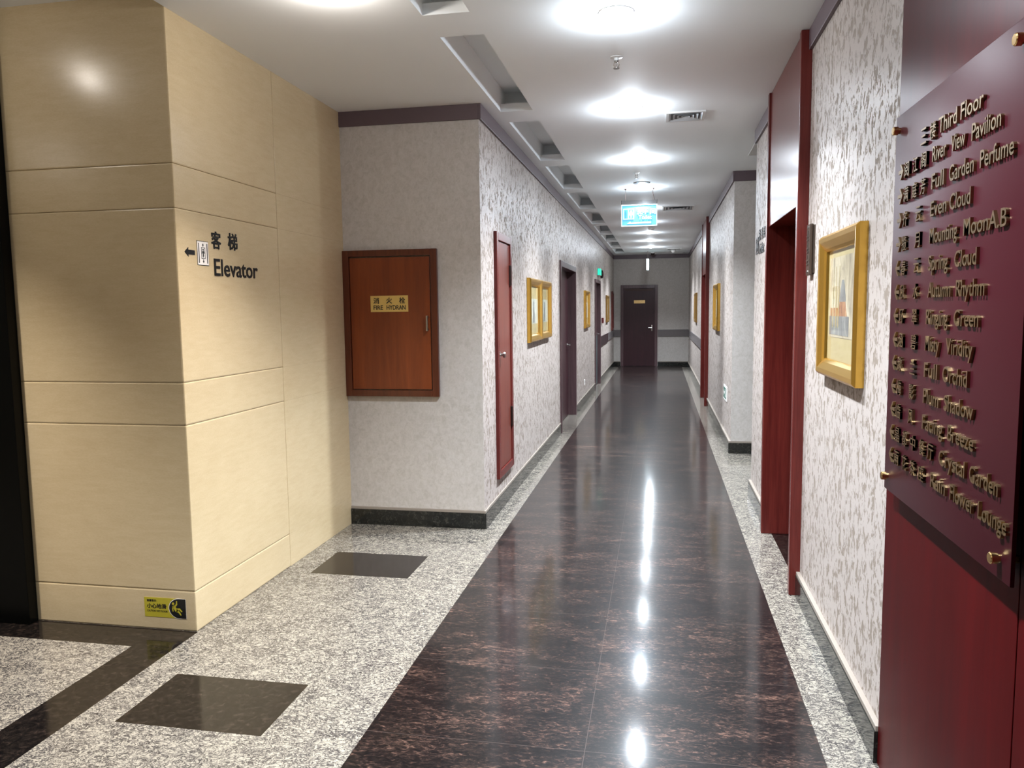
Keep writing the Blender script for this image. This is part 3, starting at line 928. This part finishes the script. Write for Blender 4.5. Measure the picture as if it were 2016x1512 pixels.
def limb(mb, pts, ws):
    """tapered flat limb through pts"""
    L = []; Rr = []
    for i, (x, y) in enumerate(pts):
        a = pts[max(i - 1, 0)]; b = pts[min(i + 1, len(pts) - 1)]
        dx, dy = b[0] - a[0], b[1] - a[1]; q = math.hypot(dx, dy)
        nx, ny = -dy / q * ws[i], dx / q * ws[i]
        L.append((x + nx, y + ny)); Rr.append((x - nx, y - ny))
    for i in range(len(pts) - 1):
        mb.prism([L[i], L[i + 1], Rr[i + 1], Rr[i]], fw_, 0.0022, 0.0027)
limb(m2, [(0.158, 0.061), (0.166, 0.052), (0.174, 0.040), (0.181, 0.036)], [0.005, 0.007, 0.008, 0.006])
limb(m2, [(0.166, 0.059), (0.177, 0.070), (0.178, 0.088)], [0.0045, 0.004, 0.0025])
limb(m2, [(0.157, 0.061), (0.155, 0.048), (0.156, 0.033)], [0.0035, 0.003, 0.002])
limb(m2, [(0.176, 0.045), (0.192, 0.047), (0.205, 0.034)], [0.005, 0.0045, 0.0025])
limb(m2, [(0.176, 0.039), (0.190, 0.030), (0.199, 0.016)], [0.005, 0.0045, 0.0025])
bl.build('slip_pictogram', [M['white'], M['black'], M['yellow']], root)
mb = MB()
text(mb, '温馨提示:', fw_, 0.014, 0.077, 0.012, 0.054, 0.0012, 0.0018, 0.01, True)
text(mb, '小心地滑', fw_, 0.014, 0.043, 0.025, 0.106, 0.0012, 0.0018, 0.018, True)
text(mb, 'CAUTION WET FLOOR!', fw_, 0.014, 0.026, 0.009, 0.112, 0.0012, 0.0018, 0.012)
mb.build('lettering', M['black'], root)

# ---- hanging toilet light box
TY = 9.30
root = empty('hanging_toilet_sign', (-0.245, TY, 2.498), 'glowing blue toilet sign hanging from ceiling on two wires', 'sign')
fo = fr_face(-0.452, TY - 0.016, 2.498)
bx = MB()
bx.m(0).box(-0.450, -0.040, TY - 0.014, TY, 2.500, 2.746)
bx.build('sign_panel', M['lampbox'], root)
ed = MB()
for (u0, u1, v0, v1) in ((0, 0.414, 0, 0.010), (0, 0.414, 0.240, 0.250), (0, 0.009, 0.01, 0.24), (0.405, 0.414, 0.01, 0.24)):
    ed.rect(fo, u0, u1, v0, v1, -0.004, 0.004)
ed.build('edge_light', M['lampedge'], root)
ink = MB()
for ch, u in zip('洗手间', (0.180, 0.252, 0.335)):
    text(ink, ch, fo, u, 0.133, 0.066, 0.062, 0, 0.004, 0.014, True)
text(ink, 'Toilet', fo, 0.200, 0.080, 0.044, 0.150, 0, 0.004, 0.012)
ink.prism([(0.066, 0.030), (0.106, 0.056), (0.112, 0.044), (0.345, 0.050), (0.345, 0.030)], fo, 0, 0.004)
ink.build('lettering', M['lampink'], root)
pg = MB()
pg.m(0).rect(fo, 0.022, 0.148, 0.080, 0.205, 0, 0.003)
for c, mi in ((0.056, 1), (0.114, 2)):
    pg.m(3).rect(fo, c - 0.024, c + 0.024, 0.090, 0.195, 0.003, 0.005)
    pg.m(mi).prism([(c + 0.009 * math.cos(k * math.pi / 6), 0.172 + 0.010 * math.sin(k * math.pi / 6)) for k in range(12)], fo, 0.005, 0.007)
    pg.prism([(c - 0.013, 0.16), (c + 0.013, 0.16), (c + (0.008 if mi == 1 else 0.019), 0.128), (c + 0.006, 0.128), (c + 0.005, 0.098), (c - 0.005, 0.098), (c - 0.006, 0.128), (c - (0.008 if mi == 1 else 0.019), 0.128)], fo, 0.005, 0.007)
pg.build('toilet_pictogram', [M['lampedge'], M['lampdark'], M['lamppink'], M['lampbox']], root)
MB().box(-0.448, -0.042, TY - 0.012, TY - 0.004, 2.748, 2.796).build('acrylic_header', M['acrylic'], root)
MB().box(-0.452, -0.446, TY - 0.016, TY, 2.748, 2.800).build('bracket', M['black'], root)
MB().box(-0.044, -0.038, TY - 0.016, TY, 2.748, 2.800).build('bracket', M['black'], root)
for xx in (-0.402, -0.085):
    wv = MB().lathe((xx, TY - 0.008, CZ), [(0, -0.014), (0.008, -0.014), (0.014, -0.003), (0.014, 0)], 'z', 14)
    wv.tube([(xx, TY - 0.008, CZ), (xx, TY - 0.008, 2.79)], 0.0016, 6)
    wv.build('hanging_wire', M['hinge'], root, True)
MB().tube([(-0.100, TY - 0.004, CZ), (-0.090, TY - 0.004, 2.88), (-0.075, TY - 0.004, 2.83), (-0.068, TY - 0.004, 2.795)], 0.0022, 6).build('power_cable', M['hinge'], root, True)

# ---- far hanging exit sign seen edge-on
root = empty('hanging_exit_sign', (-0.30, 19.45, 2.47), 'slim bright sign blade hanging edge-on before the end wall', 'sign')
MB().bev(-0.33, -0.27, 19.30, 19.62, 2.47, 2.735, 0.004).build('sign_panel', emit('pale lit sign edge', (0.72, 0.95, 1.0), 0.25), root)
MB().tube([(-0.30, 19.46, 2.735), (-0.30, 19.46, CZ)], 0.007, 8).build('hanging_rod', M['steel'], root, True)

# ---- exit sign and round fitting above the second left doorway
root = empty('exit_sign', (XL, 15.55, 2.19), 'small glowing green exit box above the far left doorway', 'sign')
MB().bev(XL, XL + 0.05, 15.40, 15.72, 2.19, 2.335, 0.004).build('housing', M['alum'], root)
MB().box(XL + 0.0505, XL + 0.053, 15.415, 15.705, 2.20, 2.325).build('lit_face', M['exit'], root)
MB().box(XL + 0.005, XL + 0.045, 15.392, 15.3995, 2.20, 2.325).build('lit_end', M['exit'], root)
al = MB().lathe((XL, 16.2, 2.245), [(0.085, 0), (0.085, 0.03), (0.075, 0.05), (0.03, 0.062), (0.0, 0.064)], 'x', 32).build('wall_bell', M['hinge'], None, True)
tag(al, 'round dark bell on left wall just past the green exit box', 'bell')

# ---- low green exit sign
root = empty('low_exit_sign', (XR, 9.09, 0.487), 'low green and white evacuation sign near floor on right wall', 'sign')
fq = fr_right(XR, 9.29, 0.487)
MB().rect(fq, 0, 0.40, 0, 0.165, 0, 0.008).build('border', M['white'], root)
MB().rect(fq, 0.03, 0.37, 0.022, 0.143, 0.008, 0.010).build('face', M['green'], root)
q = MB()
q.prism([(0.06, 0.082), (0.11, 0.122), (0.11, 0.095), (0.19, 0.095), (0.19, 0.069), (0.11, 0.069), (0.11, 0.042)], fq, 0.010, 0.0112)
q.rect(fq, 0.23, 0.24, 0.035, 0.130, 0.010, 0.0112); q.rect(fq, 0.23, 0.32, 0.122, 0.130, 0.010, 0.0112); q.rect(fq, 0.31, 0.32, 0.035, 0.130, 0.010, 0.0112)
q.prism([(0.275 + 0.010 * math.cos(k * math.pi / 6), 0.106 + 0.010 * math.sin(k * math.pi / 6)) for k in range(12)], fq, 0.010, 0.0112)
q.prism([(0.262, 0.092), (0.286, 0.094), (0.284, 0.068), (0.300, 0.040), (0.290, 0.038), (0.272, 0.064), (0.256, 0.042), (0.248, 0.048), (0.264, 0.072)], fq, 0.010, 0.0112)
q.build('running_figure', M['white'], root)

# ---- small wall items on the left
cp = MB().bev(XL, XL + 0.04, 16.42, 16.60, 1.23, 1.345, 0.006).build('call_point', M['callred'])
tag(cp, 'small dark red call point on left wall beside far doorway', 'call point')
root = empty('wall_socket', (XL, 12.62, 0.30), 'small white wall socket low on left wall between doorways', 'socket')
MB().bev(XL, XL + 0.010, 12.575, 12.665, 0.30, 0.39, 0.003).build('face_plate', M['white'], root)
MB().box(XL + 0.010, XL + 0.0115, 12.60, 12.606, 0.335, 0.352).build('pin_hole', M['black'], root)
MB().box(XL + 0.010, XL + 0.0115, 12.634, 12.640, 0.335, 0.352).build('pin_hole', M['black'], root)
root = empty('notice_board', (XL, 20.12, 0.98), 'tall narrow brown framed board at far end of left wall', 'notice board')
nb = MB()
for b in ((19.82, 19.87, 0.98, 1.97), (20.40, 20.45, 0.98, 1.97), (19.87, 20.40, 0.98, 1.03), (19.87, 20.40, 1.92, 1.97)):
    nb.bev(XL, XL + 0.03, b[0], b[1], b[2], b[3], 0.003)
nb.build('frame', M['jamb'], root)
MB().box(XL, XL + 0.012, 19.87, 20.40, 1.03, 1.92).build('board', M['plumframe'], root)

# ---- ceiling fittings
def vent(x0, x1, y0, y1, label, n=4):
    root = empty('air_vent', (0.5 * (x0 + x1), 0.5 * (y0 + y1), CZ), label, 'air vent', 'ceiling air vents')
    MB().box(x0 + 0.02, x1 - 0.02, y0 + 0.02, y1 - 0.02, CZ - 0.001, CZ - 0.0002).build('throat', M['ventdark'], root)
    f = MB()
    t = 0.020; zb = CZ - 0.010
    f.box(x0, x1, y0, y0 + t, zb, CZ); f.box(x0, x1, y1 - t, y1, zb, CZ); f.box(x0, x0 + t, y0 + t, y1 - t, zb, CZ); f.box(x1 - t, x1, y0 + t, y1 - t, zb, CZ)
    f.build('frame', M['alum'], root)
    b = MB()
    W = (x1 - x0) / 2; H = (y1 - y0) / 2; cx = (x0 + x1) / 2; cy = (y0 + y1) / 2
    for k in range(n):
        s0 = 0.86 - k * (0.86 / n); s1 = s0 - 0.10
        o = [(cx - W * s0, cy - H * s0), (cx + W * s0, cy - H * s0), (cx + W * s0, cy + H * s0), (cx - W * s0, cy + H * s0)]
        i = [(cx - W * s1, cy - H * s1), (cx + W * s1, cy - H * s1), (cx + W * s1, cy + H * s1), (cx - W * s1, cy + H * s1)]
        b.add([(p[0], p[1], CZ - 0.011) for p in o] + [(p[0], p[1], CZ - 0.002) for p in i], [(j, (j + 1) % 4, 4 + (j + 1) % 4, 4 + j) for j in range(4)])
    b.build('louvre_blades', M['vent'], root)
vent(0.036, 0.310, 5.76, 6.03, 'square louvred ceiling vent nearest, right of the second downlight')
vent(0.024, 0.450, 10.99, 11.45, 'larger ceiling vent just behind the hanging toilet sign')
vent(0.155, 0.488, 18.80, 19.10, 'ceiling vent at far end beside the last downlight')
vent(0.560, 0.725, 20.05, 20.30, 'small far ceiling vent tight against the right wall')

def sprinkler(y, label):
    root = empty('sprinkler', (-0.245, y, CZ), label, 'sprinkler', 'ceiling sprinklers')
    MB().lathe((-0.245, y, CZ), [(0.034, 0), (0.034, -0.003), (0.014, -0.006), (0.014, -0.02)], 'z', 24).build('escutcheon', M['alum'], root, True)
    hd = MB().lathe((-0.245, y, CZ), [(0.011, -0.02), (0.011, -0.028), (0.004, -0.03), (0.004, -0.055)], 'z', 12)
    for s in (-1, 1):
        hd.tube([(-0.245 + s * 0.010, y, CZ - 0.028), (-0.245 + s * 0.015, y, CZ - 0.042), (-0.245 + s * 0.006, y, CZ - 0.058)], 0.0025, 6)
    hd.build('head', M['steel'], root, True)
    MB().lathe((-0.245, y, CZ), [(0, -0.058), (0.017, -0.058), (0.017, -0.062), (0, -0.062)], 'z', 18).build('deflector', M['steel'], root, True)
sprinkler(4.46, 'pendent ceiling sprinkler between first two downlights')
sprinkler(8.20, 'pendent ceiling sprinkler in front of the round speaker')
sk = MB().lathe((-0.207, 8.88, CZ), [(0.092, 0), (0.090, -0.006), (0.078, -0.008), (0, -0.008)], 'z', 36).build('ceiling_speaker', M['vent'], None, True)
tag(sk, 'round grey ceiling speaker just before the toilet sign', 'speaker')
sm = MB().lathe((-0.155, 13.9, CZ), [(0.055, 0), (0.055, -0.018), (0.035, -0.034), (0, -0.036)], 'z', 28).build('smoke_detector', M['alum'], None, True)
tag(sm, 'white smoke detector just below the hanging toilet sign', 'smoke detector')
def dome(x, y, mat, label):
    root = empty('dome_camera', (x, y, CZ), label, 'camera', 'dome cameras')
    MB().lathe((x, y, CZ), [(0.06, 0), (0.06, -0.02), (0.052, -0.028)], 'z', 28).build('base', M['alum'], root, True)
    MB().lathe((x, y, CZ - 0.028), [(0.05 * math.cos(a), -0.05 * math.sin(a)) for a in [k * math.pi / 16 for k in range(9)]], 'z', 28).build('dome', mat, root, True)
dome(-0.185, 19.9, M['hinge'], 'dark dome camera on ceiling before the end wall')
dome(0.31, 19.2, M['white'], 'white dome camera on far ceiling right of end door')
ah = MB()
t = 0.012
ah.box(0.786, 1.286, 7.03, 7.03 + t, CZ - 0.004, CZ); ah.box(0.786, 1.286, 7.54 - t, 7.54, CZ - 0.004, CZ); ah.box(0.786, 0.786 + t, 7.03 + t, 7.54 - t, CZ - 0.004, CZ); ah.box(1.286 - t, 1.286, 7.03 + t, 7.54 - t, CZ - 0.004, CZ)
ah.box(0.80, 1.272, 7.044, 7.526, CZ - 0.002, CZ)
tag(ah.build('access_hatch', M['alum']), 'square ceiling access hatch over the right side passage', 'hatch')

# ---- black post and tinted glass left of the pillar
root = empty('glass_partition', (-3.2, YC - 0.05, 0), 'black post with dark tinted glass at far left of pillar', 'glass partition')
MB().bev(-3.293, -3.100, YC - 0.06, YC - 0.003, 0, LZ - 0.002, 0.003).build('post', M['postblack'], root)
MB().box(-4.55, -3.294, YC - 0.040, YC - 0.028, 0.002, LZ - 0.002).build('glass_pane', M['tint'], root)

bpy.data.objects.remove(_fo)
bpy.data.curves.remove(_fc)
